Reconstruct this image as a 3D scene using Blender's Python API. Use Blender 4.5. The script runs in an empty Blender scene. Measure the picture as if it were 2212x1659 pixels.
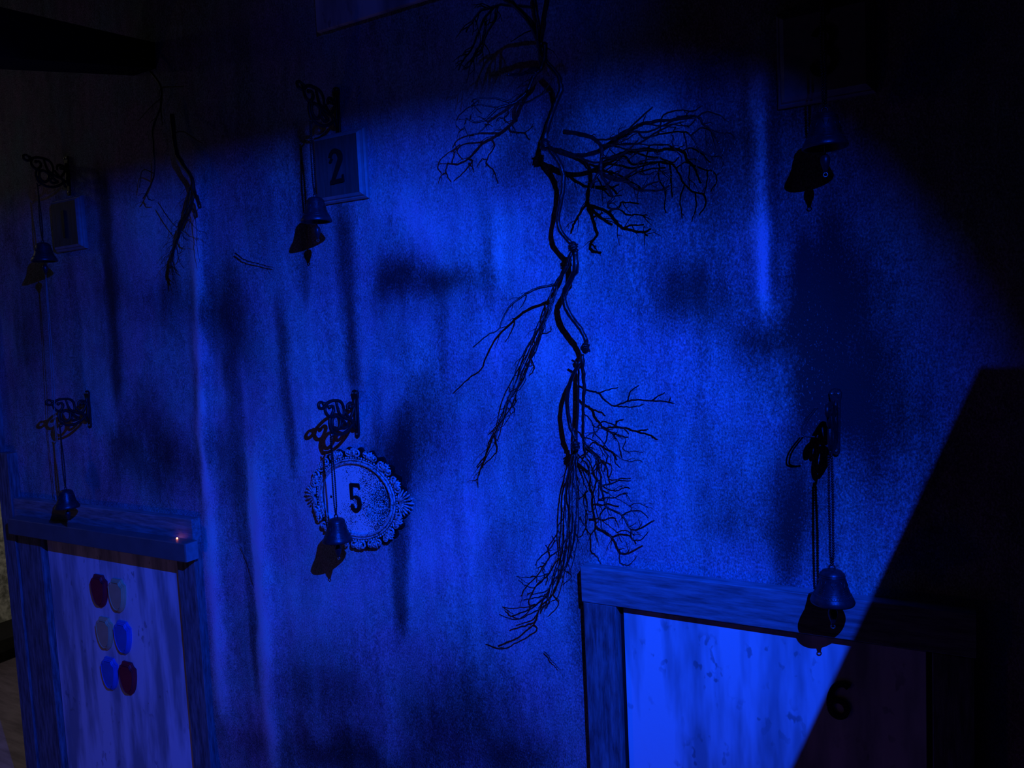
import bpy, bmesh, math, random
import numpy as np
from mathutils import Vector, Matrix
random.seed(7)
SC = bpy.context.scene
COL = SC.collection

# ------------------------------------------------------------------ camera
F, CX, CY = 1640.0, 1106.0, 829.5
_dn = np.array([1050., 22000., F]); _dn /= np.linalg.norm(_dn)
_lf = np.array([-2966., 20., F]); _lf -= _dn * _lf.dot(_dn); _lf /= np.linalg.norm(_lf)
RX, RZ = -_lf, -_dn
RM = np.stack([RX, np.cross(RZ, RX), RZ])          # world = RM @ cam(x right, y down, z forward)
CAM = np.array([0.0, -2.06, 2.45])
LAMP = np.array([0.463, -1.868, 3.456])            # the blue spot lamp

def P(px, py, d=0.0):
    """point of the photo on the plane d metres in front of the back wall"""
    r = RM @ np.array([(px - CX) / F, (py - CY) / F, 1.0])
    return Vector(CAM + r * ((-d - CAM[1]) / r[1]))

def S(px, py, d):
    """point d metres in front of the wall whose lamp shadow falls at the pixel"""
    w = np.array(P(px, py, 0.0))
    return Vector(LAMP + (w - LAMP) * ((-d - LAMP[1]) / -LAMP[1]))

cam = bpy.data.cameras.new('camera'); cam_o = bpy.data.objects.new('camera', cam); COL.objects.link(cam_o)
m = Matrix.Identity(4)
for i in range(3):
    m[i][0] = RM[i][0]; m[i][1] = -RM[i][1]; m[i][2] = -RM[i][2]; m[i][3] = CAM[i]
cam_o.matrix_world = m
cam.sensor_fit = 'HORIZONTAL'; cam.sensor_width = 36.0; cam.lens = F / 2212.0 * 36.0
cam.clip_start = 0.02
SC.camera = cam_o

# ------------------------------------------------------------------ world, lights, exposure
w = bpy.data.worlds.new('world'); SC.world = w; w.use_nodes = True
bg = w.node_tree.nodes['Background']
bg.inputs[0].default_value = (0.35, 0.16, 1.0, 1); bg.inputs[1].default_value = 0.0016
vs = SC.view_settings
vs.view_transform = 'Standard'; vs.look = 'None'; vs.exposure = 0.0; vs.gamma = 1.0; vs.use_curve_mapping = False

def aim(o, loc, tgt):
    o.location = loc
    o.rotation_euler = (Vector(tgt) - Vector(loc)).to_track_quat('-Z', 'Y').to_euler()

def spot(name, loc, tgt, power, color, size, blend, rad):
    l = bpy.data.lights.new(name, 'SPOT'); l.energy = power; l.color = color
    l.spot_size = math.radians(size); l.spot_blend = blend; l.shadow_soft_size = rad
    o = bpy.data.objects.new(name, l); COL.objects.link(o); aim(o, loc, tgt); return o

def point(name, loc, power, color, rad):
    l = bpy.data.lights.new(name, 'POINT'); l.energy = power; l.color = color; l.shadow_soft_size = rad
    o = bpy.data.objects.new(name, l); COL.objects.link(o); o.location = loc; return o

BLUE = (0.002, 0.056, 1.0)
AIM = P(560, 1620)
spot('blue_spot_light', LAMP, AIM, 660, BLUE, 82, 1.0, 0.0035)
spot('upper_blue_light', (-0.6, -1.1, 4.2), P(980, -60), 6, BLUE, 62, 1.0, 0.01)
point('alcove_light', (-5.5, -0.6, 3.7), 1.5, (1.0, 0.9, 0.7), 0.08)
point('side_room_light', (-4.7, 1.6, 2.9), 38.0, (1.0, 0.93, 0.78), 0.1)
point('low_warm_fill', (-3.0, -1.9, 0.7), 1.6, (1.0, 0.50, 0.36), 0.08)  # unseen fill, added to warm the lower left
point('low_red_light', (-0.62, -0.42, 0.70), 0.085, (1.0, 0.14, 0.16), 0.06)

# ------------------------------------------------------------------ materials
def new_mat(name):
    mt = bpy.data.materials.new(name); mt.use_nodes = True
    nt = mt.node_tree; b = nt.nodes['Principled BSDF']
    return mt, nt, b

def nz(nt, scale, detail=4, rough=0.6, stretch=(1, 1, 1), coord='Object', dist=0.0):
    tc = nt.nodes.new('ShaderNodeTexCoord'); mp = nt.nodes.new('ShaderNodeMapping')
    mp.inputs['Scale'].default_value = stretch
    n = nt.nodes.new('ShaderNodeTexNoise'); n.inputs['Scale'].default_value = scale
    n.inputs['Detail'].default_value = detail; n.inputs['Roughness'].default_value = rough
    n.inputs['Distortion'].default_value = dist
    nt.links.new(tc.outputs[coord], mp.inputs[0]); nt.links.new(mp.outputs[0], n.inputs['Vector'])
    return n

def ramp(nt, src, stops):
    r = nt.nodes.new('ShaderNodeValToRGB')
    els = r.color_ramp.elements
    while len(els) < len(stops): els.new(0.5)
    for e, (p, c) in zip(els, stops):
        e.position = p; e.color = (c, c, c, 1) if isinstance(c, (int, float)) else (*c, 1)
    nt.links.new(src, r.inputs[0]); return r

def mix(nt, mode, fac, a, b):
    n = nt.nodes.new('ShaderNodeMix'); n.data_type = 'RGBA'; n.blend_type = mode
    for sock, v in ((0, fac), (6, a), (7, b)):
        if isinstance(v, bpy.types.NodeSocket): nt.links.new(v, n.inputs[sock])
        elif isinstance(v, (int, float)): n.inputs[sock].default_value = v if sock == 0 else (v, v, v, 1)
        else: n.inputs[sock].default_value = (*v, 1)
    return n.outputs[2]

def bump(nt, b, h, strength=0.3, dist=0.01):
    n = nt.nodes.new('ShaderNodeBump'); n.inputs['Strength'].default_value = strength
    n.inputs['Distance'].default_value = dist
    nt.links.new(h, n.inputs['Height']); nt.links.new(n.outputs[0], b.inputs['Normal'])

def simple(name, c1, c2, rough=0.7, metal=0.0, scale=20, stretch=(1, 1, 1), bmp=0.2, spec=0.4, lo=0.35, hi=0.65, bd=0.004):
    mt, nt, b = new_mat(name)
    n = nz(nt, scale, 5, 0.65, stretch)
    r = ramp(nt, n.outputs[0], [(lo, c1), (hi, c2)])
    nt.links.new(r.outputs[0], b.inputs['Base Color'])
    b.inputs['Roughness'].default_value = rough; b.inputs['Metallic'].default_value = metal
    b.inputs['Specular IOR Level'].default_value = spec
    if bmp: bump(nt, b, n.outputs[0], bmp, bd)
    return mt

M = {}
def wall_material():
    mt, nt, b = new_mat('grimy_plaster')
    at = nt.nodes.new('ShaderNodeAttribute'); at.attribute_name = 'grime_tone'
    rd = nt.nodes.new('ShaderNodeAttribute'); rd.attribute_name = 'red_glow_tint'
    fine = nz(nt, 230, 4, 0.7, (1, 1, 0.66))
    mid = nz(nt, 9, 6, 0.7, (1, 1, 0.5))
    spk = nz(nt, 260, 2, 0.5, (1, 1, 0.6)); hue = nz(nt, 3.2, 5, 0.65)
    # broken edge of the stains: grime + fine noise
    ma = nt.nodes.new('ShaderNodeMath'); ma.operation = 'MULTIPLY_ADD'
    ma.inputs[1].default_value = 2.1
    nt.links.new(fine.outputs[0], ma.inputs[0])
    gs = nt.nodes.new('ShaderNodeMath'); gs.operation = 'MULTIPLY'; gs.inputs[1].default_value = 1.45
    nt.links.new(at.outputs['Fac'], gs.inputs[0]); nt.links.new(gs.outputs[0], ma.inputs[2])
    clump = nz(nt, 38, 5, 0.7, (1, 1, 0.5)); drip = nz(nt, 13, 4, 0.65, (1, 1, 0.10))
    acc = ma.outputs[0]
    for node, k in ((mid, 0.34), (clump, 0.62), (drip, 0.40)):
        mb = nt.nodes.new('ShaderNodeMath'); mb.operation = 'MULTIPLY_ADD'; mb.inputs[1].default_value = k
        nt.links.new(node.outputs[0], mb.inputs[0]); nt.links.new(acc, mb.inputs[2]); acc = mb.outputs[0]
    mo = nt.nodes.new('ShaderNodeMath'); mo.operation = 'SUBTRACT'; mo.inputs[1].default_value = 0.945
    nt.links.new(acc, mo.inputs[0]); mb = mo
    mc = nt.nodes.new('ShaderNodeMath'); mc.operation = 'MULTIPLY'; mc.inputs[1].default_value = 0.62
    nt.links.new(mb.outputs[0], mc.inputs[0])
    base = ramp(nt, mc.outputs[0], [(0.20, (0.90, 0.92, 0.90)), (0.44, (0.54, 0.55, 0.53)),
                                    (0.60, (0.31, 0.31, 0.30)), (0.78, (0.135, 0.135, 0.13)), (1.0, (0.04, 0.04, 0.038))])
    tint = mix(nt, 'MIX', rd.outputs['Fac'], base.outputs[0],
               mix(nt, 'MULTIPLY', 1.0, base.outputs[0], (0.95, 0.62, 0.62)))
    ht = ramp(nt, hue.outputs[0], [(0.40, (1.0, 0.72, 1.0)), (0.60, (0.62, 1.0, 1.0))])
    tint = mix(nt, 'MULTIPLY', 0.8, tint, ht.outputs[0])
    pale = ramp(nt, spk.outputs[0], [(0.62, 0.0), (0.72, 0.9)])
    pale2 = mix(nt, 'MULTIPLY', 1.0, pale.outputs[0], ramp(nt, mid.outputs[0], [(0.44, 0.0), (0.60, 0.35)]).outputs[0])
    col = mix(nt, 'MIX', pale2, tint, (0.82, 0.84, 0.84))
    nt.links.new(col, b.inputs['Base Color'])
    b.inputs['Roughness'].default_value = 0.72; b.inputs['Specular IOR Level'].default_value = 0.25
    bump(nt, b, fine.outputs[0], 0.5, 0.005)
    return mt
M['wall'] = wall_material()
def panel_material():
    mt, nt, b = new_mat('spotted_board')
    big = nz(nt, 6.0, 4, 0.6, (1.3, 1, 0.22)); spots = nz(nt, 42, 2, 0.45, (1, 1, 0.6)); area = nz(nt, 7, 2, 0.5)
    base = ramp(nt, big.outputs[0], [(0.38, (0.38, 0.40, 0.41)), (0.56, (0.90, 0.91, 0.92))])
    sp = ramp(nt, spots.outputs[0], [(0.62, 0.0), (0.67, 1.0)])
    sp2 = mix(nt, 'MULTIPLY', 1.0, sp.outputs[0], ramp(nt, area.outputs[0], [(0.48, 0.0), (0.66, 0.6)]).outputs[0])
    nt.links.new(mix(nt, 'MIX', sp2, base.outputs[0], (0.12, 0.12, 0.13)), b.inputs['Base Color'])
    b.inputs['Roughness'].default_value = 0.6
    bump(nt, b, spots.outputs[0], 0.12, 0.004)
    return mt
M['panel'] = panel_material()
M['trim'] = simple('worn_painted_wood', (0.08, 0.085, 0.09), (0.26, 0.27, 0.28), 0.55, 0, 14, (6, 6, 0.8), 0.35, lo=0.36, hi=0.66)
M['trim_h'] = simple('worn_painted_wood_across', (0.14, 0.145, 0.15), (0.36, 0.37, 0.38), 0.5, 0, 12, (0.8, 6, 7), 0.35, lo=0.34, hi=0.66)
M['canopy'] = simple('dark_box_paint', (0.10, 0.115, 0.11), (0.14, 0.155, 0.15), 0.45, 0, 10, (1, 1, 1), 0.08)
M['dark'] = simple('dark_gap', (0.008, 0.007, 0.006), (0.014, 0.012, 0.01), 0.9)
M['black'] = simple('matt_black', (0.004, 0.004, 0.004), (0.007, 0.007, 0.007), 0.95, spec=0.1)
M['iron'] = simple('black_cast_iron', (0.004, 0.004, 0.005), (0.010, 0.010, 0.011), 0.5, 0.0, 90, (1, 1, 1), 0.4, 0.5)
M['bell'] = simple('aged_bell_brass', (0.017, 0.024, 0.032), (0.040, 0.052, 0.066), 0.38, 0.45, 45, (1, 1, 1), 0.25, 0.5)
M['chain'] = simple('dark_beaded_chain', (0.012, 0.013, 0.016), (0.03, 0.032, 0.04), 0.28, 0.6, 60, (1, 1, 1), 0.0, 0.6)
M['screw'] = simple('bright_screw', (0.3, 0.3, 0.28), (0.45, 0.45, 0.42), 0.35, 0.8)
M['bark'] = simple('dry_black_bark', (0.003, 0.003, 0.0035), (0.016, 0.0165, 0.018), 0.30, 0, 120, (1, 1, 0.25), 0.6, 0.55)
M['plaque'] = simple('plaque_wood', (0.055, 0.048, 0.032), (0.105, 0.09, 0.062), 0.6, 0, 16, (5, 5, 0.6), 0.2)
M['plaque_blue'] = simple('plaque_wood_pale', (0.06, 0.065, 0.06), (0.10, 0.105, 0.1), 0.6, 0, 16, (7, 5, 0.6), 0.2)
M['mould'] = simple('plaque_moulding', (0.24, 0.25, 0.25), (0.34, 0.35, 0.35), 0.42, 0, 12, (3, 3, 3), 0.1)
M['numeral'] = simple('black_numeral', (0.006, 0.006, 0.007), (0.011, 0.011, 0.012), 0.55)
M['silver'] = simple('oval_frame_gilt', (0.03, 0.032, 0.035), (0.66, 0.68, 0.70), 0.42, 0, 120, (1, 1, 1), 0.5, lo=0.36, hi=0.54)
def speck_material():
    mt, nt, b = new_mat('speckled_disc')
    n = nz(nt, 300, 2, 0.5, (1, 1, 0.7)); a = nz(nt, 9.0, 2, 0.5)
    tc = nt.nodes.new('ShaderNodeTexCoord'); sx = nt.nodes.new('ShaderNodeSeparateXYZ'); nt.links.new(tc.outputs['Object'], sx.inputs[0])
    gx = nt.nodes.new('ShaderNodeMath'); gx.operation = 'MULTIPLY_ADD'; gx.inputs[1].default_value = 0.8; nt.links.new(sx.outputs[0], gx.inputs[0]); nt.links.new(n.outputs[0], gx.inputs[2])
    ad = nt.nodes.new('ShaderNodeMath'); ad.operation = 'MULTIPLY_ADD'; ad.inputs[1].default_value = 0.5
    nt.links.new(a.outputs[0], ad.inputs[0]); nt.links.new(gx.outputs[0], ad.inputs[2])
    r = ramp(nt, ad.outputs[0], [(0.815, (0.97, 0.97, 0.97)), (0.85, (0.05, 0.05, 0.055))])
    nt.links.new(r.outputs[0], b.inputs['Base Color']); b.inputs['Roughness'].default_value = 0.5
    return mt
M['disc'] = speck_material()
M['red'] = simple('dark_red_paint', (0.40, 0.010, 0.026), (0.48, 0.014, 0.034), 0.55, 0, 30, bmp=0.05)
M['beige'] = simple('beige_paint', (0.76, 0.50, 0.21), (0.84, 0.56, 0.25), 0.6, 0, 30, bmp=0.05)
M['bluep'] = simple('blue_paint', (0.03, 0.15, 0.56), (0.04, 0.19, 0.64), 0.5, 0, 30, bmp=0.05)
M['stone'] = simple('rough_grey_stone', (0.16, 0.16, 0.14), (0.62, 0.60, 0.53), 0.9, 0, 16, (1, 1, 1), 0.6, lo=0.38, hi=0.62)
M['floor'] = simple('worn_floor', (0.10, 0.075, 0.10), (0.20, 0.155, 0.20), 0.6, 0, 3, (1, 6, 1), 0.15)
M['ceiling'] = simple('dark_ceiling', (0.02, 0.02, 0.022), (0.035, 0.035, 0.037), 0.95)
M['housing'] = simple('lamp_housing', (0.012, 0.012, 0.012), (0.02, 0.02, 0.02), 0.6)
mt, nt, b = new_mat('indicator_led'); b.inputs['Base Color'].default_value = (0.9, 0.2, 0.1, 1)
b.inputs['Emission Color'].default_value = (1.0, 0.22, 0.10, 1); b.inputs['Emission Strength'].default_value = 9.0
M['led'] = mt

# ------------------------------------------------------------------ mesh helpers
class MB:
    def __init__(s): s.v = []; s.f = []; s.smooth = False
    def add(s, vs, fs):
        o = len(s.v); s.v += [tuple(q) for q in vs]; s.f += [tuple(i + o for i in f) for f in fs]; return s
    def box(s, x0, x1, y0, y1, z0, z1):
        return s.add([(x0, y0, z0), (x1, y0, z0), (x1, y1, z0), (x0, y1, z0), (x0, y0, z1), (x1, y0, z1), (x1, y1, z1), (x0, y1, z1)],
                     [(0, 3, 2, 1), (4, 5, 6, 7), (0, 1, 5, 4), (1, 2, 6, 5), (2, 3, 7, 6), (3, 0, 4, 7)])
    def hexa(s, q):   # 8 corners: front loop of 4 then back loop of 4
        return s.add(q, [(0, 1, 2, 3), (7, 6, 5, 4), (0, 4, 5, 1), (1, 5, 6, 2), (2, 6, 7, 3), (3, 7, 4, 0)])
    def tube(s, pts, rad, n=6, cap=True):
        pts = [Vector(p) for p in pts]
        if isinstance(rad, (int, float)): rad = [rad] * len(pts)
        t0 = (pts[1] - pts[0]).normalized()
        up = Vector((0, 0, 1)) if abs(t0.z) < 0.9 else Vector((1, 0, 0))
        a = t0.cross(up).normalized()
        vs, fs = [], []
        for i, p in enumerate(pts):
            t = (pts[min(i + 1, len(pts) - 1)] - pts[max(i - 1, 0)])
            if t.length < 1e-9: t = t0
            t = t.normalized(); a = (a - t * a.dot(t))
            a = a.normalized() if a.length > 1e-6 else t.orthogonal().normalized()
            bb = t.cross(a)
            for k in range(n):
                an = 2 * math.pi * k / n
                vs.append(p + (a * math.cos(an) + bb * math.sin(an)) * rad[i])
        for i in range(len(pts) - 1):
            for k in range(n):
                fs.append((i * n + k, i * n + (k + 1) % n, (i + 1) * n + (k + 1) % n, (i + 1) * n + k))
        if cap:
            fs.append(tuple(range(n - 1, -1, -1))); fs.append(tuple(range((len(pts) - 1) * n, len(pts) * n)))
        return s.add(vs, fs)
    def lathe(s, prof, n=32, c=(0, 0, 0), close=False):
        vs, fs = [], []
        for r, z in prof:
            for k in range(n):
                an = 2 * math.pi * k / n
                vs.append((c[0] + r * math.cos(an), c[1] + r * math.sin(an), c[2] + z))
        m_ = len(prof)
        for i in range(m_ - 1):
            for k in range(n):
                fs.append((i * n + k, i * n + (k + 1) % n, (i + 1) * n + (k + 1) % n, (i + 1) * n + k))
        return s.add(vs, fs)
    def ball(s, c, r, n=8, m_=5, sc=(1, 1, 1)):
        prof = [(max(1e-4, math.sin(math.pi * i / m_)) * r, -math.cos(math.pi * i / m_) * r) for i in range(m_ + 1)]
        vs, fs = [], []
        for rr, z in prof:
            for k in range(n):
                an = 2 * math.pi * k / n
                vs.append((c[0] + rr * math.cos(an) * sc[0], c[1] + rr * math.sin(an) * sc[1], c[2] + z * sc[2]))
        for i in range(m_):
            for k in range(n):
                fs.append((i * n + k, i * n + (k + 1) % n, (i + 1) * n + (k + 1) % n, (i + 1) * n + k))
        return s.add(vs, fs)
    def prism(s, poly, y0, y1):    # poly in (x, z), y1 < y0 is nearer the room
        n = len(poly)
        vs = [(x, y0, z) for x, z in poly] + [(x, y1, z) for x, z in poly]
        fs = [tuple(range(n)), tuple(range(2 * n - 1, n - 1, -1))]
        for i in range(n): fs.append((i, i + n, (i + 1) % n + n, (i + 1) % n))
        return s.add(vs, fs)
    def frustum(s, p0, y0, p1, y1, cap=True):   # skin between two loops
        n = len(p0)
        vs = [(x, y0, z) for x, z in p0] + [(x, y1, z) for x, z in p1]
        fs = [(i, i + n, (i + 1) % n + n, (i + 1) % n) for i in range(n)]
        if cap: fs.append(tuple(range(2 * n - 1, n - 1, -1)))
        return s.add(vs, fs)
    def ribbon(s, pts, wid, y0, y1):   # flat lettering stroke in (x, z)
        L, R_ = [], []
        for i, (x, z) in enumerate(pts):
            a = Vector(pts[max(i - 1, 0)]); c = Vector(pts[min(i + 1, len(pts) - 1)])
            t = (c - a).normalized(); nn = Vector((-t.y, t.x)) * wid[i] * 0.5
            L.append((x + nn.x, z + nn.y)); R_.append((x - nn.x, z - nn.y))
        k = len(pts)
        vs = [(x, y1, z) for x, z in L + R_] + [(x, y0, z) for x, z in L + R_]
        fs = []
        for i in range(k - 1):
            fs += [(i, i + 1, k + i + 1, k + i), (2 * k + i + 1, 2 * k + i, 3 * k + i, 3 * k + i + 1),
                   (i + 1, i, 2 * k + i, 2 * k + i + 1), (k + i, k + i + 1, 3 * k + i + 1, 3 * k + i)]
        fs += [(0, k, 3 * k, 2 * k), (k - 1, 3 * k - 1, 4 * k - 1, 2 * k - 1)]
        return s.add(vs, fs)
    def mesh(s, name, mat, smooth=False, bevel=0):
        me = bpy.data.meshes.new(name); me.from_pydata(s.v, [], s.f); me.materials.append(mat)
        bm = bmesh.new(); bm.from_mesh(me); bmesh.ops.recalc_face_normals(bm, faces=bm.faces)
        if bevel: bmesh.ops.bevel(bm, geom=list(bm.edges), offset=bevel, segments=1, affect='EDGES', clamp_overlap=True)
        for f in bm.faces: f.smooth = smooth
        bm.to_mesh(me); bm.free(); return me
    def build(s, name, mat, parent=None, smooth=False, bevel=0, label=None):
        o = bpy.data.objects.new(name, s.mesh(name, mat, smooth, bevel)); COL.objects.link(o)
        if parent: o.parent = parent
        if label: o['label'] = label
        return o

def thing(name, loc, label, cat, group=None):
    o = bpy.data.objects.new(name, None); COL.objects.link(o); o.location = loc; o.empty_display_size = 0.05
    o['label'] = label; o['category'] = cat
    if group: o['group'] = group
    return o
def tag(o, label, cat, group=None):
    o['label'] = label; o['category'] = cat
    if group: o['group'] = group
    return o
def struct(o, label=None, cat=None):
    o['kind'] = 'structure'
    if label: o['label'] = label
    if cat: o['category'] = cat
    return o
def copy_tree(o, parent=None):
    c = o.copy(); COL.objects.link(c)
    if parent: c.parent = parent
    for ch in o.children: copy_tree(ch, c)
    return c
def spline(pts, k=5):
    pts = [Vector(p) for p in pts]; out = []
    q = [pts[0] * 2 - pts[1]] + pts + [pts[-1] * 2 - pts[-2]]
    for i in range(1, len(q) - 2):
        for j in range(k):
            t = j / k
            out.append(0.5 * ((2 * q[i]) + (q[i + 1] - q[i - 1]) * t + (2 * q[i - 1] - 5 * q[i] + 4 * q[i + 1] - q[i + 2]) * t * t
                              + (3 * q[i] - q[i - 1] - 3 * q[i + 1] + q[i + 2]) * t ** 3))
    out.append(pts[-1]); return out

# ------------------------------------------------------------------ setting
WX0, WX1, WZ1 = -4.05, 1.9, 4.4
def build_wall():
    step = 0.011
    nx = int((WX1 - WX0) / step) + 1; nzc = int(WZ1 / step) + 1
    xs = np.linspace(WX0, WX1, nx); zs = np.linspace(0, WZ1, nzc)
    X, Z = np.meshgrid(xs, zs)
    d = np.stack([X - CAM[0], np.full_like(X, -CAM[1]), Z - CAM[2]], -1) @ RM
    U = CX + F * d[..., 0] / d[..., 2]; V = CY + F * d[..., 1] / d[..., 2]
    rng = np.random.RandomState(3)
    def vnoise(fx, fz):
        gx = (X - WX0) * fx; gz = Z * fz
        g = rng.rand(int(gz.max()) + 3, int(gx.max()) + 3)
        ix = gx.astype(int); iz = gz.astype(int); tx = gx - ix; tz = gz - iz
        tx = tx * tx * (3 - 2 * tx); tz = tz * tz * (3 - 2 * tz)
        return (g[iz, ix] * (1 - tx) + g[iz, ix + 1] * tx) * (1 - tz) + (g[iz + 1, ix] * (1 - tx) + g[iz + 1, ix + 1] * tx) * tz
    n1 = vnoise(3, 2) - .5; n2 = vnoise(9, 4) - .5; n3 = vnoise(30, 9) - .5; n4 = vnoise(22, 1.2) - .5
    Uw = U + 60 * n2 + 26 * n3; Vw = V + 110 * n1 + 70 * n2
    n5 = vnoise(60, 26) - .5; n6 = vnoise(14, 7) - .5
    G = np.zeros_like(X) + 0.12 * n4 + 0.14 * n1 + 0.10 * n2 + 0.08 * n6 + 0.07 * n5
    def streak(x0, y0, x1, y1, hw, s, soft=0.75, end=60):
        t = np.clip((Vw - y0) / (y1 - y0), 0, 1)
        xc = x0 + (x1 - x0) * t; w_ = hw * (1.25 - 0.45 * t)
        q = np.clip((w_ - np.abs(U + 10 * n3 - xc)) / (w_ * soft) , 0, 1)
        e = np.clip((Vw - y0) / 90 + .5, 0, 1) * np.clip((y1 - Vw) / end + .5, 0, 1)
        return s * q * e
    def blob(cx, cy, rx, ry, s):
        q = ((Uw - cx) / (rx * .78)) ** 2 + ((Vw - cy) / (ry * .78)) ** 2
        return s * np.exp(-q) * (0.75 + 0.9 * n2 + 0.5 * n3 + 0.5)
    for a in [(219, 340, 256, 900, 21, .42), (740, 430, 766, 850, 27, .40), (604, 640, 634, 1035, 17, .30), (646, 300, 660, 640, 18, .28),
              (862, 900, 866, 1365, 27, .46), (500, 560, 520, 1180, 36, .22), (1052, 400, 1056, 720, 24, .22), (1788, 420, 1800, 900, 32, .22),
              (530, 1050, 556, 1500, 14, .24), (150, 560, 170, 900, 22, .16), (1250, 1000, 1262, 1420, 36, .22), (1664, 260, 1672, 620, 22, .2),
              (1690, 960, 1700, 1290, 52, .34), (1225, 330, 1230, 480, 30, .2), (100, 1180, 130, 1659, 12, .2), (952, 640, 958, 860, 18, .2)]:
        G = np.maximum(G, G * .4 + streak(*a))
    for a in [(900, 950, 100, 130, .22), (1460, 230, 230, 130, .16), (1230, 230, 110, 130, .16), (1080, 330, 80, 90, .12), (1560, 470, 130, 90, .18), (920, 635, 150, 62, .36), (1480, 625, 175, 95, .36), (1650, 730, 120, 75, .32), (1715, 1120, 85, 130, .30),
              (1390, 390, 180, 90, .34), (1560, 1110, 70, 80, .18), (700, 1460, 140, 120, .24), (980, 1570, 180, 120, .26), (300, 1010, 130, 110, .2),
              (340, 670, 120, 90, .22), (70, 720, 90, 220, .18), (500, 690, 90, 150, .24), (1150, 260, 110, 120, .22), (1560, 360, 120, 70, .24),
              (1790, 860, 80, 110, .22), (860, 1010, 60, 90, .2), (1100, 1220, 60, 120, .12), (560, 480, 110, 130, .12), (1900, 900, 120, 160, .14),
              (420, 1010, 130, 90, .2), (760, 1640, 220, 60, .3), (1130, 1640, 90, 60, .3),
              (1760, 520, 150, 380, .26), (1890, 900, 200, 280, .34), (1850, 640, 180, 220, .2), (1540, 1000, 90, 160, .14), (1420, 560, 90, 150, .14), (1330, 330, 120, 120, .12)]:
        G = np.maximum(G, G + blob(*a))  # broad blobs darken the upper centre and the right side
    for a in [(420, 430, 446, 1080, 15, .46), (450, 1000, 486, 1560, 20, .38), (552, 980, 592, 1680, 24, .40), (1636, 120, 1648, 640, 28, .38), (520, 760, 560, 1300, 12, .22),
              (1062, 380, 1090, 660, 24, .12), (470, 500, 478, 900, 12, .10)]:
        G = G - streak(*a, soft=0.9)
    for a in [(1390, 220, 75, 60, .18), (1110, 590, 110, 80, .07), (960, 470, 130, 110, .14), (1180, 800, 150, 70, .1), (1000, 1200, 170, 150, .2),
              (700, 980, 90, 200, .1), (860, 400, 90, 100, .1), (330, 480, 80, 110, .1), (1640, 540, 40, 90, .2), (700, 1260, 150, 80, .1)]:
        G = G - blob(*a)
    red_glow_tint = np.clip((V - 1330 + 90 * n2) / 260, 0, 1) * 0.8  # reddish glow along the wall's bottom, put into its colour
    # shallow vertical ridges of the plaster cloth
    Y = np.zeros_like(X)
    for (x0, y0, x1, y1, hw, h) in [(425, 300, 446, 1080, 16, .016), (450, 1000, 486, 1659, 22, .016), (556, 900, 592, 1680, 24, .014), (1640, 100, 1650, 640, 34, .012)]:
        t = np.clip((V - y0) / (y1 - y0), 0, 1); xc = x0 + (x1 - x0) * t
        e = np.clip((V - y0) / 120, 0, 1) * np.clip((y1 - V) / 120, 0, 1)
        Y -= h * e * np.exp(-((U - xc) / hw) ** 2)
    Y -= 0.004 * (vnoise(6, 3) - .5) + 0.002 * n3
    # cuts behind the two framed panels stay covered by the frames
    co = np.stack([X, Y, Z], -1).reshape(-1, 3)
    idx = np.arange(nx * nzc).reshape(nzc, nx)
    q = np.stack([idx[:-1, :-1], idx[:-1, 1:], idx[1:, 1:], idx[1:, :-1]], -1).reshape(-1, 4)
    me = bpy.data.meshes.new('wall_back')
    me.vertices.add(len(co)); me.vertices.foreach_set('co', co.ravel().astype(np.float32))
    me.loops.add(q.size); me.loops.foreach_set('vertex_index', q.ravel().astype(np.int32))
    me.polygons.add(len(q)); me.polygons.foreach_set('loop_start', np.arange(0, q.size, 4, dtype=np.int32))
    me.polygons.foreach_set('loop_total', np.full(len(q), 4, np.int32))
    me.update(calc_edges=True)
    for nm, arr in (('grime_tone', G), ('red_glow_tint', red_glow_tint)):
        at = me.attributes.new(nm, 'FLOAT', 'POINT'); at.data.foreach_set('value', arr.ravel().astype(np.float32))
    me.polygons.foreach_set('use_smooth', np.ones(len(q), bool))
    me.materials.append(M['wall'])
    o = bpy.data.objects.new('wall_back', me); COL.objects.link(o)
    struct(o)
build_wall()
struct(MB().box(WX0, WX1, 0.012, 0.16, 0, WZ1).build('trim_1', M['dark']))           # core of the wall
struct(MB().box(-6.9, 2.6, -3.0, 3.2, -0.06, 0).build('floor', M['floor']))
struct(MB().box(-6.9, 2.6, -3.0, 3.2, WZ1, WZ1 + 0.06).build('ceiling', M['ceiling']))
struct(MB().box(-7.0, -6.9, -3.0, 3.2, 0, WZ1).build('wall_left', M['stone']))
struct(MB().box(-6.9, -4.05, 3.1, 3.2, 0, WZ1).build('wall_alcove', M['stone']))
# paler board, added so the wall above its lower edge looks lit
zr = P(825, 32).z
struct(MB().box(P(690, 65).x, WX1, -0.016, 0.0, zr, WZ1).build('pale_upper_board', M['panel'], bevel=0.003))

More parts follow.
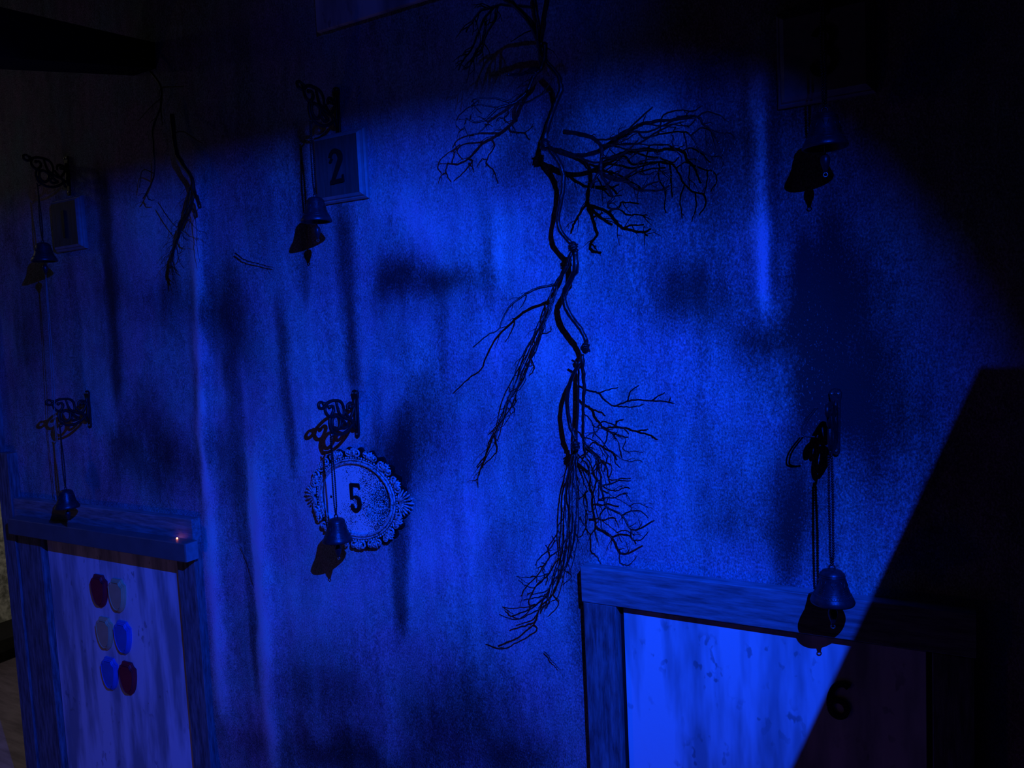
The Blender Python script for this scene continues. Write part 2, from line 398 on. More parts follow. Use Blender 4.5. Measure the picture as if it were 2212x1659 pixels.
# ------------------------------------------------------------------ numerals (x right 0..0.55, z up 0..1)
def arc(cx, cz, rx, rz, a0, a1, n=12):
    return [(cx + rx * math.cos(math.radians(a0 + (a1 - a0) * i / n)), cz + rz * math.sin(math.radians(a0 + (a1 - a0) * i / n))) for i in range(n + 1)]
NUM = {
 '1': [([(0.28, 1.0), (0.28, 0.5), (0.28, 0.0)], [0.17, 0.16, 0.12])],
 '2': [(arc(0.27, 0.74, 0.2, 0.2, 170, -30, 14) + [(0.36, 0.50), (0.22, 0.26), (0.1, 0.06)], [0.11] * 4 + [0.13] * 5 + [0.17] * 6 + [0.16, 0.13, 0.11]),
       ([(0.04, 0.06), (0.55, 0.08)], [0.13, 0.13]), ([(0.53, 0.04), (0.53, 0.24)], [0.07, 0.05]), ([(0.07, 0.70), (0.13, 0.66)], [0.14, 0.14])],
 '3': [(arc(0.27, 0.75, 0.19, 0.19, 160, -80, 14), [0.13] * 15), (arc(0.27, 0.28, 0.22, 0.23, 85, -165, 14), [0.14] * 15),
       ([(0.05, 0.18), (0.12, 0.26)], [0.14, 0.14])],
 '5': [([(0.02, 0.94), (0.5, 0.94)], [0.12, 0.14]), ([(0.47, 0.98), (0.52, 0.80)], [0.07, 0.05]), ([(0.07, 0.98), (0.07, 0.44)], [0.14, 0.12]),
       (arc(0.26, 0.30, 0.22, 0.24, 130, -150, 16), [0.09] * 3 + [0.13] * 3 + [0.17] * 5 + [0.16] * 3 + [0.14] * 3),
       ([(0.05, 0.16), (0.12, 0.24)], [0.16, 0.16])],
 '6': [(arc(0.28, 0.28, 0.19, 0.21, 0, 360, 20), [0.14] * 21), (arc(0.38, 0.36, 0.30, 0.57, 185, 62, 14), [0.15] * 12 + [0.15, 0.16, 0.16])],
}
def numeral(ch, x, z, wd, h, y, th, mat, parent):
    mb = MB()
    for i, (pts, wid) in enumerate(NUM[ch]):
        mb.ribbon([(x + (a - 0.28) / 0.55 * wd, z + (c - 0.5) * h) for a, c in pts], [q * h * 0.92 for q in wid], y, y - th - 0.0002 * i)
    return mb.build('numeral', mat, parent)

# ------------------------------------------------------------------ framed panels (doors)
TOP = P(1270, 1215).z
def framed_door(name, x0, x1, jl, jr, lint, label, extra_left=None):
    d = thing(name, (0, 0, 0), label, 'door'); d['kind'] = 'structure'
    zi = TOP - lint
    MB().box(x0 + jl * .5, x1 - jr * .5, -0.008, 0.004, 0.0, TOP - 0.02).build('backing', M['dark'], d)  # dark sheet added so the gap round the panel reads as shade
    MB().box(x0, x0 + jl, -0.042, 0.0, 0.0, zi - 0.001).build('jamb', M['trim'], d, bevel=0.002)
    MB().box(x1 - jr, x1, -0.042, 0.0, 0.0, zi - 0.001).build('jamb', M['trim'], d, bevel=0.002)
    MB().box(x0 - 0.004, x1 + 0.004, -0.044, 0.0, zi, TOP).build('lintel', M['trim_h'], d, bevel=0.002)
    g = 0.013
    MB().box(x0 + jl + g, x1 - jr - g, -0.016, -0.006, 0.02, zi - 0.012).build('panel', M['panel'], d, bevel=0.001)
    return d, zi
rx0, rx1 = P(1276, 1400).x, P(2105, 1600).x
jw = P(1345, 1400).x - rx0
door2, zi2 = framed_door('door_2', rx0, rx1, jw, rx1 - P(2015, 1600).x, TOP - P(1345, 1300).z,
    'worn blue-lit framed panel at the lower right, marked with a black 6')
s6 = P(1811, 1511, 0.016)
numeral('6', s6.x, s6.z, 0.058, 0.104, -0.016, 0.006, M['numeral'], door2)
lx0, lx1 = P(66, 1250).x, P(443, 1260).x
door1, zi1 = framed_door('door_1', lx0, lx1, P(118, 1300).x - lx0, lx1 - P(408, 1300).x, 0.105,
    'pale framed panel at the lower left holding six shield plaques')
MB().box(-4.05, lx0 - 0.008, -0.05, 0.0, 0.0, TOP + 0.22).build('outer_board', M['trim'], door1, bevel=0.002)
struct(MB().box(-4.09, -4.05, -0.03, 0.17, 0.0, WZ1).build('trim_3', M['trim'], bevel=0.003))

# canopy box over the left panel
cd = 0.105
ca, cb = P(16, 1130, cd), P(402, 1205, cd)
cz1 = (P(12, 1112, cd).z + P(401, 1185, cd).z) / 2; cz0 = (P(21, 1146, cd).z + P(403, 1226, cd).z) / 2
can = thing('canopy_box', ((ca.x + cb.x) / 2, 0, cz0), 'long dark box canopy with a tiny red light, over the left panel', 'canopy')
can_off = Vector((-(ca.x + cb.x) / 2, 0, -cz0))
def off(o, v): o.location = v; return o
off(MB().box(ca.x, cb.x - 0.004, -cd, -0.044, cz0, cz1).build('body', M['canopy'], can, bevel=0.003), can_off)
off(MB().box(cb.x - 0.004, cb.x, -cd + 0.002, -0.046, cz0 + 0.002, cz1 - 0.002).build('lit_end_face', M['mould'], can), can_off)  # paler slab: light on the end face put into its colour
lp = P(384, 1169, 0.06)
off(MB().ball((lp.x, -0.062, cz1 + 0.003), 0.0035).build('indicator_light', M['led'], can, True, label='tiny glowing red indicator light'), can_off)

# ------------------------------------------------------------------ six shield plaques on the left panel
def shield_poly(w_, h, s=1.0):
    hw = w_ / 2 * s; t = h / 2 * s
    pts = [(-hw * .55, t), (hw * .55, t), (hw * .70, t * .80), (hw, t * .66)]
    for i in range(1, 9):
        a = i / 9 * math.pi / 2
        pts.append((hw * math.cos(a) ** 0.9, t * .45 - (t * 1.45) * math.sin(a) ** 1.1))
    pts.append((0, -t))
    r = [(-x, z) for x, z in reversed(pts[2:-1])]
    return pts + r
def make_shield(mat):
    w_, h = 0.112, 0.152
    root = bpy.data.objects.new('shield_plaque', None); COL.objects.link(root); root.empty_display_size = 0.03
    a, b_, c, e = shield_poly(w_, h), shield_poly(w_, h, .94), shield_poly(w_, h, .84), shield_poly(w_, h, .76)
    MB().frustum(a, 0.0, a, -0.009).frustum(a, -0.009, b_, -0.011).build('base', mat, root)
    b2, b3 = shield_poly(w_, h, .90), shield_poly(w_, h, .86)
    MB().frustum(b_, -0.0105, b2, -0.015, False).frustum(b2, -0.0145, b3, -0.0145, False).frustum(b3, -0.0145, c, -0.020, False).frustum(c, -0.020, shield_poly(w_, h, .78), -0.0165, False).build('bevelled_rim', mat, root)
    MB().frustum(shield_poly(w_, h, .77), -0.010, e, -0.0185).build('face', mat, root)
    return root
protos = {}
for px, py, k, lab in [(212, 1278, 'red', 'dark red wooden shield plaque, upper left of the six on the panel'),
                       (251, 1288, 'beige', 'beige wooden shield plaque, upper right beside the top red one'),
                       (224, 1370, 'beige', 'beige wooden shield plaque, middle row, left of a blue one'),
                       (263, 1379, 'bluep', 'blue wooden shield plaque, middle row, right of the beige one'),
                       (235, 1457, 'bluep', 'blue wooden shield plaque, lowest row, left of the red one'),
                       (274, 1467, 'red', 'dark red wooden shield plaque, lowest right of the six')]:
    if k not in protos: o = protos[k] = make_shield(M[k])
    else: o = copy_tree(protos[k])
    p = P(px, py, 0.03); o.location = (p.x, -0.016, p.z)
    tag(o, lab, 'plaque', 'shield plaques on the left panel')

# ------------------------------------------------------------------ rectangular number plaques
def rect(w_, h, i): return [(-w_ / 2 + i, -h / 2 + i), (w_ / 2 - i, -h / 2 + i), (w_ / 2 - i, h / 2 - i), (-w_ / 2 + i, h / 2 - i)]
def number_plaque(ch, cx, cz, w_, h, face, lab, tilt=0.0):
    t = thing('number_plaque', (cx, 0, cz), lab, 'plaque', 'number plaques high on the wall')
    mb = MB()
    mb.frustum(rect(w_, h, 0), 0, rect(w_, h, 0), -0.010, False).frustum(rect(w_, h, 0), -0.010, rect(w_, h, .005), -0.016, False)
    mb.frustum(rect(w_, h, .008), -0.016, rect(w_, h, .011), -0.024, False).frustum(rect(w_, h, .005), -0.016, rect(w_, h, .008), -0.016, False)
    mb.frustum(rect(w_, h, .011), -0.024, rect(w_, h, .020), -0.031, False)
    mb.build('moulding', M['mould'], t)
    MB().prism(rect(w_, h, .0195), -0.02, -0.031).build('face', face, t)
    numeral(ch, 0.0, 0.0, 0.062 if ch != '1' else 0.05, 0.118, -0.031, 0.005, M['numeral'], t)
    t.rotation_euler = (0, tilt, 0)
    return t
def pq(tl, br): a, c = P(*tl, .01), P(*br, .01); return (a.x + c.x) / 2, (a.z + c.z) / 2, c.x - a.x, a.z - c.z
x, z, a, h = pq((113, 435), (186, 536)); number_plaque('1', x, z, a, h, M['plaque'], 'small brown wooden plaque with number 1, far left')
x, z, a, h = pq((678, 298), (796, 427)); number_plaque('2', x, z, a, h, M['plaque_blue'], 'wooden plaque with number 2 and bright right moulding, behind a bell')
x, z, a, h = pq((1676, 18), (1892, 218)); number_plaque('3', x, z, a, a * 1.02, M['mould'], 'large shadowed plaque with number 3 at the upper right')

# ------------------------------------------------------------------ oval plaque 5
def oval_plaque():
    c = P(772, 1077, 0.01)
    t = thing('oval_plaque', (c.x, 0, c.z), 'ornate oval speckled plaque with number 5 in a scrolled frame', 'plaque')
    def ell(a, b_, n=64): return [(a * math.cos(2 * math.pi * i / n), b_ * math.sin(2 * math.pi * i / n)) for i in range(n)]
    def wavy(a, b_, k=20, n=160):
        return [((a + .008 * math.cos(k * q)) * math.cos(q), (b_ + .008 * math.cos(k * q)) * math.sin(q)) for q in [2 * math.pi * i / n for i in range(n)]]
    MB().prism(wavy(.214, .178, 26), 0.0, -0.010).build('backing', M['iron'], t)
    MB().prism(ell(.160, .130), -0.005, -0.014).build('disc', M['disc'], t)
    rim = MB()
    for a, b_, r, y in ((.161, .131, .0055, -.020), (.172, .141, .0040, -.019)):
        p = ell(a, b_, 72) ; rim.tube([(q[0], y, q[1]) for q in p + p[:1]], r, 6, False)
    rim.build('rim', M['silver'], t, True)
    bd = MB()
    for i in range(96):
        q = 2 * math.pi * i / 96; bd.ball((.181 * math.cos(q), -.017, .149 * math.sin(q)), .0042, 6, 4)
    bd.build('beaded_ring', M['silver'], t, True)
    def scroll(x, z, ang, s, flip):
        pts, rad = [], []
        for i in range(22):
            u = i / 21; th = ang + flip * (u * 4.6 * math.pi / 2 + .3); r = s * (1 - .82 * u)
            pts.append((x + r * math.cos(th), -.020 - .004 * u, z + r * math.sin(th))); rad.append(.0046 * (1 - .35 * u) * s / .02)
        return pts, rad
    rnd = random.Random(11)
    def ep(q, e, y): return (( .180 + e) * math.cos(q), y, (.148 + e) * math.sin(q))
    N = 32
    for i in range(N):
        q = 2 * math.pi * (i + .5) / N
        if abs(math.sin(q)) < .15: continue
        fl_ = 1 if i % 2 else -1; s_ = .0150 + rnd.uniform(0, .0045); e = .020 + rnd.uniform(-.003, .004)
        x, _, z = ep(q, e, 0)
        mb = MB(); pts, rad = scroll(x, z, q + fl_ * 1.2 + rnd.uniform(-.5, .5), s_, fl_)
        mb.tube(pts, [r * 1.05 for r in rad], 6); mb.ball((x, -.024, z), .0052, 6, 4)
        for k in range(3):       # acanthus lobes fanning out behind the scroll
            qq = q + fl_ * (.02 + .05 * k); L = .030 - .004 * k
            mb.tube(spline([ep(qq, .006, -.016), ep(qq + fl_ * .03, .006 + L * .5, -.024), ep(qq + fl_ * .085, .006 + L, -.015)], 3), [.0030, .0042, .0050, .0052, .0046, .0036, .0016], 5)
        mb.build('scroll_ornament', M['silver'], t, True)
    for sx in (-1, 1):
        for j in range(11):
            a = math.radians(-80 + 16 * j); L = .064 - .016 * abs(j - 5) / 5
            p0 = Vector((sx * .186, -.022, 0)); dirv = Vector((sx * math.cos(a), .16, math.sin(a)))
            pts = [p0 + dirv * L * u for u in (0.12, .35, .6, .85, 1.0)]
            MB().tube(pts, [.0018, .0028, .0036, .0038, .0016], 6).build('shell_rib', M['silver'], t, True)
    numeral('5', -.002, .004, .046, .104, -.014, .004, M['numeral'], t)
    for sx in (-.118, .122): MB().ball((sx, -.0145, .0), .0055, 8, 4, (1, .4, 1)).build('screw', M['numeral'], t, True)
oval_plaque()

# ------------------------------------------------------------------ wall brackets
def br(cx, cy): return ((800 - cx) / 2830.0, -(cy - 450) / 3955.0)      # out from the wall, up
def make_bracket():
    root = bpy.data.objects.new('scroll_bracket', None); COL.objects.link(root); root.empty_display_size = .05
    pl = MB(); zs = .082
    out = []
    for i in range(9): a = math.pi * i / 8; out.append((.0085 * math.cos(a), -zs + .008 - .010 * math.sin(a)))
    poly = [(.0085, -zs + .008)] + [(.0085 * math.cos(a), -zs + .008 - .012 * math.sin(a)) for a in [math.pi * i / 6 for i in range(1, 6)]] + [(-.0085, -zs + .008)]
    poly += [(-.0105, .0), (-.011, .05), (-.014, .062), (-.015, .074), (-.010, .082), (0, .085), (.010, .082), (.015, .074), (.014, .062), (.011, .05), (.0105, .0)]
    pl.prism(poly, 0, -.008)
    pl.build('plate', M['iron'], root, bevel=0.001)
    for (x, z) in ((-.0075, .073), (.0075, .073), (0, -.072)):
        MB().lathe([(.0001, .0), (.003, .0005), (.0036, -.001), (.0036, -.004)], 10).build('screw', M['screw'], root)
    # scrolls in the plane at right angles to the wall
    curves = [[(340, 245), (300, 215), (268, 240), (278, 290), (325, 300), (375, 250), (450, 222), (550, 238), (595, 290), (610, 380), (600, 450)],
              [(385, 245), (350, 320), (375, 400), (425, 420), (465, 350), (450, 290), (410, 300)],
              [(508, 245), (525, 340), (550, 420), (630, 490), (700, 520), (760, 560)],
              [(490, 430), (545, 470), (540, 570), (490, 620), (440, 570), (440, 470), (490, 430)],
              [(395, 420), (440, 440), (490, 430), (560, 480), (620, 560), (650, 590), (590, 620), (560, 570), (600, 530)],
              [(415, 610), (480, 675), (570, 690), (660, 650), (720, 590), (785, 540)],
              [(660, 385), (665, 320), (700, 290), (745, 310), (740, 350), (705, 345)],
              [(625, 395), (650, 450), (690, 500), (740, 420), (770, 330)],
              [(410, 430), (400, 520), (415, 610), (430, 650)],
              [(690, 500), (720, 560), (740, 640), (760, 655)],
              [(790, 240), (770, 290), (780, 420), (770, 560), (790, 640)]]
    for c in curves:
        pts = spline([(0, -br(*q)[0], br(*q)[1]) for q in c], 4)
        n = len(pts); r = [.0060 * (.75 + .25 * math.sin(math.pi * i / (n - 1))) for i in range(n)]
        mb = MB().tube(pts, r, 6)
        e = br(*c[0]); 
        if c in (curves[0], curves[1], curves[6]): 
            q = c[0] if c is curves[0] else c[-1]; q = br(*q); mb.ball((0, -q[0], q[1]), .0075, 8, 5)
        mb.build('scroll', M['iron'], root, True)
    MB().tube(spline([(0, -.128, -.045), (0, -.128, -.056), (0, -.133, -.062), (0, -.140, -.060), (0, -.142, -.052)], 4), .0028, 6).build('hook', M['iron'], root, True)
    return root
bracket0 = make_bracket()
# screws: put each on the plate face
_sc = [c for c in bracket0.children if c.name.startswith('screw')]
for o, (x, z) in zip(_sc, ((-.0075, .073), (.0075, .073), (0, -.072))):
    o.rotation_euler = (math.pi / 2, 0, 0); o.location = (x, -.0115, z)

# ------------------------------------------------------------------ bells
def make_bell():
    root = bpy.data.objects.new('hanging_bell', None); COL.objects.link(root); root.empty_display_size = .05
    prof = [(.0445, .001), (.0495, .0), (.0508, .004), (.0475, .013), (.0415, .022), (.0365, .034), (.0325, .048), (.0295, .062), (.0275, .070), (.0225, .0775), (.013, .0810), (.004, .0815), (.0002, .0815)]
    inner = [(.0445, .001), (.038, .020), (.030, .045), (.025, .066), (.010, .074), (.0002, .075)]
    mb = MB().lathe(prof, 40); mb.lathe(inner, 40); b_ = mb.build('bell_body', M['bell'], root, True)
    band = MB()
    for z, r, tr in ((.0185, .0438, .0011), (.0255, .0400, .0008), (.066, .0290, .0011), (.0705, .0278, .0010)):
        band.tube([(r * math.cos(2 * math.pi * i / 36), r * math.sin(2 * math.pi * i / 36), z) for i in range(37)], tr, 5, False)
    for i in range(44):
        q = 2 * math.pi * i / 44; band.ball((.0425 * math.cos(q), .0425 * math.sin(q), .0215), .0014, 5, 3)
    for i in range(8):                       # raised chevrons round the waist
        q0 = 2 * math.pi * i / 8 - math.pi / 2
        def on(q, z):
            r = np.interp(z, [.022, .034, .048, .062, .070], [.0415, .0365, .0325, .0295, .0275]) + .0004
            return (r * math.cos(q), r * math.sin(q), z)
        band.tube([on(q0 - .22, .060), on(q0 - .12, .050), on(q0, .042), on(q0 + .12, .050), on(q0 + .22, .060)], .0010, 4)
        for zz in (.030, .034, .038): band.tube([on(q0 - .2, zz), on(q0, zz), on(q0 + .2, zz)], .0007, 4)
    band.build('relief_band', M['bell'], root, True)
    cr = MB(); cr.tube([(.0065 * math.cos(a), 0, .086 + .0065 * math.sin(a)) for a in [2 * math.pi * i / 14 for i in range(15)]], .0022, 6, False)
    cr.build('crown_loop', M['bell'], root, True)
    cl = MB(); cl.tube([(0, 0, .07), (0, 0, -.02)], .0022, 6)
    cl.lathe([(.0004, -.012), (.006, -.014), (.0098, -.019), (.0112, -.026), (.0102, -.034), (.0075, -.042), (.0052, -.048), (.0042, -.054), (.0004, -.0555)], 18)
    c_ = cl.build('clapper', M['bell'], root, True)
    rg = MB(); rg.tube([(.0046 * math.cos(a), 0, -.0595 + .0046 * math.sin(a)) for a in [2 * math.pi * i / 14 for i in range(15)]], .0014, 6, False)
    rg.build('clapper_ring', M['screw'], c_, True)
    return root
bell0 = make_bell()
def chain_mesh(L, name='chain'):
    mb = MB(); n = int(L / .0062)
    for i in range(n + 1):
        z = .0925 + L * i / n; tw = .5 * math.sin(5.0 * i / n)
        for sgn in (-1, 1):
            w_ = .0034 * min(1, 6 * i / n + .4) * (1 + .3 * math.sin(math.pi * i / n))
            mb.ball((sgn * w_ * math.cos(tw), sgn * w_ * math.sin(tw), z + (.003 if sgn > 0 else 0)), .0034, 6, 4)
    return mb.mesh(name, M['chain'], True)
GX = [-3.327, -1.772, -0.212]; GD = .14
bz = {0: (P(97, 572, .14).z + P(690, 483, .14).z + P(1785, 302, .14).z) / 3, 1: (P(145, 1100, .14).z + P(724, 1172, .14).z + P(1795, 1290, .14).z) / 3}
kz = {1: P(772, 893).z, 0: P(150, 379).z}
bell_lab = [['small black bell far left, hanging beside the number 1 plaque', 'dark bell hanging before the number 2 plaque', 'near-black bell in shadow under the number 3 plaque'],
            ['small dark bell at the left, just above the canopy box', 'blue-grey bell hanging before the oval number 5 plaque', 'large blue-grey bell hanging over the right framed panel']]
brk_lab = [['small black iron scroll bracket far left, lost in shadow at plaque 1', 'mid-sized black iron scroll bracket in the shadow over plaque 2', 'large black iron scroll bracket in deep shadow before plaque 3'],
           ['small black iron scroll bracket at the left above the canopy box', 'black iron scroll bracket above the oval number 5 plaque', 'black iron bracket seen end-on above the right framed panel']]
first = True
chm = {}
for row in (0, 1):
    L = (kz[row] - .0655) - (bz[row] + .0925)
    chm[row] = chain_mesh(L)
    for c in range(3):
        b_ = bell0 if first else copy_tree(bell0); k_ = bracket0 if first else copy_tree(bracket0); first = False
        b_.location = (GX[c], -GD, bz[row]); b_.rotation_euler = (0, 0, 0.1 * c)
        k_.location = (GX[c], 0.0, kz[row])
        tag(b_, bell_lab[row][c], 'bell', 'bells hanging on beaded chains'); tag(k_, brk_lab[row][c], 'bracket', 'iron scroll brackets holding the bells')
        ch = None
        for q in list(b_.children):
            if q.name.startswith('chain'): bpy.data.objects.remove(q)
        ch = bpy.data.objects.new('chain', chm[row]); COL.objects.link(ch); ch.parent = b_; ch['label'] = 'dark doubled bead chain'
        if row == 1 and c == 2:
            mb = MB(); pts = spline([P(1762, 882, .13), P(1747, 900, .135), P(1737, 918, .137), P(1735, 936, .137), P(1744, 942, .135), P(1756, 944, .13)], 9)
            for sgn in (-1, 1):
                for p in pts: mb.ball((p.x + sgn * .003 - GX[c], p.y + GD + .001 * sgn, p.z - bz[row]), .0022, 5, 3)
            mb.v = [(x, y - GD, z + bz[row] - kz[row]) for x, y, z in mb.v]; mb.build('chain_loop', M['chain'], k_, True)
# thin pull cord down the left column
mb = MB()
for s_ in (-.007, .005):
    mb.tube(spline([(GX[0] + s_ * .4, -GD, bz[0] - .066), (GX[0] + s_, -GD - .005, bz[0] - .3), (GX[0] + s_ * 1.4, -GD - .012, bz[0] - .55), (GX[0] + s_ * .8, -GD - .018, bz[1] + .42), (GX[0] + s_, -GD - .016, bz[1] + .10)], 5), .0011, 5)
tag(mb.build('pull_cord', M['mould'], None, True), 'thin pale doubled cord hanging down from the far left bell', 'cord')

# ------------------------------------------------------------------ dry vines and roots
RV = random.Random(5)
def crop(ox, oy, sc, pts): return [(ox + x / sc, oy + y / sc) for x, y in pts]
def path(pts, d0, d1, shadow=False, jit=0.0):
    n = len(pts); out = []
    for i, (x, y) in enumerate(pts):
        d = d0 + (d1 - d0) * i / max(1, n - 1)
        p = (S if shadow else P)(x, y, d)
        if jit: p = p + Vector((RV.uniform(-jit, jit), RV.uniform(-jit, jit), RV.uniform(-jit, jit)))
        out.append(p)
    return out
def limb(mb, pts, r0, r1, k=4, n=6, wob=0.0):
    q = spline(pts, k); m_ = len(q)
    if wob: q = [p + Vector((RV.uniform(-wob, wob), RV.uniform(-wob, wob), RV.uniform(-wob, wob))) for p in q]
    mb.tube(q, [(r0 + (r1 - r0) * i / (m_ - 1)) * RV.uniform(.88, 1.14) for i in range(m_)], n); return q
def twig(mb, q, count, ln, r, spread=0.9, fork=True):
    """short side twigs along a limb"""
    for _ in range(count):
        i = RV.randrange(1, len(q) - 1); t = (q[min(i + 2, len(q) - 1)] - q[i]).normalized()
        sd = Vector((RV.uniform(-1, 1), RV.uniform(-.5, .35), RV.uniform(-1, 1))); sd = (sd - t * sd.dot(t)).normalized()
        dr = (t + sd * RV.uniform(.4, spread)).normalized(); L = ln * RV.uniform(.4, 1.1)
        p0 = q[i]; p1 = p0 + dr * L * .5 + sd * L * .08; p2 = p0 + dr * L + Vector((0, 0, -.12 * L))
        if p2.y > -.012: p2.y = -.012
        if p1.y > -.012: p1.y = -.012
        mb.tube([p0, p1, p2], [r, r * .8, r * .45], 5)
        if fork and RV.random() < .5:
            e = p1 + (dr - sd * .9).normalized() * L * .4
            if e.y > -.012: e.y = -.012
            mb.tube([p1, (p1 + e) / 2 + sd * .002, e], [r * .7, r * .6, r * .4], 5)
REG = {}                          # root name -> limb points so far, with radius
def px_of(p):
    c = (np.array(p) - CAM) @ RM; return CX + F * c[0] / c[2], CY + F * c[1] / c[2]
def shadow_px(p):
    p = np.array(p); return px_of(LAMP + (p - LAMP) * (-LAMP[1] / (p[1] - LAMP[1])))
def branch(root, pts, d0, d1, r0, r1, shadow=False, tw=0, tl=.05, tr=.0016, name='branch', wob=.0012):
    reg = REG.setdefault(root.name, [])
    w_ = path(pts, d0, d1, shadow)
    if reg and name == 'branch':                     # grow from the nearest limb already there
        f = shadow_px if shadow else px_of; k = 2 if shadow else 1
        bx, by = pts[0]
        best = min(reg, key=lambda e: (e[k][0] - bx) ** 2 + (e[k][1] - by) ** 2)
        ds = math.hypot(best[k][0] - bx, best[k][1] - by)
        if ds < 34:
            w_ = path(pts, max(.02, -best[0].y), d1, shadow)
            if ds > 5: w_ = [best[0]] + w_
            else: w_[0] = best[0]
            r0 = min(r0, best[3] * 1.05 + .0004)
    mb = MB(); q = limb(mb, w_, r0, min(r1, r0), 4, 6, wob)
    for i, p in enumerate(q): reg.append((p, px_of(p), shadow_px(p), r0 + (r1 - r0) * i / len(q)))
    o = mb.build(name, M['bark'], root, True)
    if tw:
        t = MB(); twig(t, q, max(1, int(tw * .6)), tl, tr * .85); t.build('twigs', M['bark'], o, True)['kind'] = 'stuff'
    return q
def knot(root, px, py, d, r):
    p = P(px, py, d); mb = MB(); mb.ball(p, r, 8, 6, (1, 1, 1.35))
    for i in range(4):
        a = RV.uniform(0, 6.28)
        mb.tube([p + Vector((r * math.cos(a + .9 * j) * 1.02, r * math.sin(a + .9 * j) * 1.02, r * (-.8 + .25 * j) + RV.uniform(-.002, .002))) for j in range(7)], .0022, 5)
    mb.build('knot', M['bark'], root, True)
def gone(name, label, cat): return thing(name, (0, 0, 0), label, cat)

vine = gone('hanging_vine', 'long black dried vine with knots and twigs down the middle of the wall', 'vine')
# knotted stem from the top of the wall
branch(vine, [(1140, -70), (1152, -10), (1160, 40), (1168, 90), (1180, 132), (1205, 162), (1211, 195), (1196, 236), (1181, 282), (1176, 308)], .08, .08, .0075, .0065, name='stem')
branch(vine, [(1178, 315), (1190, 326), (1209, 354), (1217, 385), (1213, 428), (1206, 470), (1210, 497), (1236, 530)], .08, .08, .007, .006, name='stem')
branch(vine, [(1242, 540), (1244, 579), (1231, 608), (1219, 631), (1219, 653), (1230, 679), (1250, 705), (1264, 731), (1266, 750)], .08, .08, .0088, .0065, name='stem')
branch(vine, [(1258, 764), (1259, 795), (1261, 821), (1262, 842), (1260, 873), (1260, 897), (1259, 920), (1260, 944), (1262, 975)], .085, .085, .006, .004, name='stem')
branch(vine, [(1254, 780), (1238, 810), (1228, 842), (1225, 873), (1229, 909), (1238, 936), (1244, 950)], .08, .085, .0058, .0062, name='stem')
branch(vine, [(1236, 778), (1248, 790), (1250, 850), (1247, 910), (1245, 955)], .05, .06, .003, .004, name='stem')
for a in [(1177, 312, .08, .0135), (1238, 534, .08, .013), (1264, 752, .08, .0125), (1243, 962, .08, .012)]: knot(vine, *a)
# top tangle, in the dark
for pts in [[(1160, 60), (1120, 20), (1080, -10), (1040, -40)], [(1165, 90), (1175, 40), (1185, -20), (1190, -60)],
            [(1165, 100), (1150, 60), (1130, 30), (1100, 0)]]:
    branch(vine, pts, .08, .2, .010, .006, tw=4, tl=.10, tr=.003)
for pts in [[(1155, 20), (1110, 12), (1075, 12), (1050, 35), (1035, 66), (1022, 100), (1000, 130), (990, 152)], [(1048, 38), (1045, 80), (1030, 110), (1015, 142), (1000, 150)],
            [(1070, 15), (1040, 22), (1022, 44), (1006, 70)], [(1078, 12), (1068, 45), (1050, 75), (1040, 110), (1020, 128)]]:
    branch(vine, pts, .1, .15, .0045, .0022, False, tw=14, tl=.06, tr=.0022)
# upper left cluster (its shadow is what shows)
c1 = lambda p: crop(930, 120, 5.352, p)
branch(vine, c1([(1240, 60), (1225, 230), (1170, 400), (1060, 540), (980, 740), (830, 880), (740, 940), (600, 1020), (480, 1150), (400, 1220), (300, 1258), (200, 1245)]), .12, .22, .0085, .0022, True, tw=16, tl=.06)
for p, r in [([(1160, 400), (1040, 480), (900, 610), (780, 690), (660, 770)], .006), ([(480, 1230), (370, 1360), (270, 1450)], .0026),
             ([(195, 1250), (180, 1350), (240, 1470)], .002), ([(180, 1370), (110, 1410), (95, 1490)], .0016), ([(270, 1100), (140, 1180), (80, 1290), (130, 1370), (180, 1350)], .0019),
             ([(340, 1030), (310, 1120), (380, 1205)], .002), ([(740, 1050), (660, 1180), (640, 1280)], .0026), ([(600, 1190), (570, 1230), (540, 1290)], .0018),
             ([(440, 1240), (480, 1290), (500, 1350)], .0018), ([(930, 880), (1080, 900), (1140, 970)], .003), ([(1080, 890), (1140, 850), (1200, 810)], .002),
             ([(650, 1230), (740, 1340), (780, 1480)], .002), ([(1160, 340), (1080, 350), (1000, 375)], .003), ([(1180, 220), (1080, 200), (990, 155)], .003),
             ([(1000, 560), (960, 660), (990, 760)], .008), ([(620, 1010), (450, 1010), (340, 1050), (240, 1120)], .0026), ([(800, 890), (560, 900), (330, 970), (260, 1060)], .003)]:
    branch(vine, c1(p), .2, .22, r, r * .6, True, tw=2, tl=.03, tr=.0013)
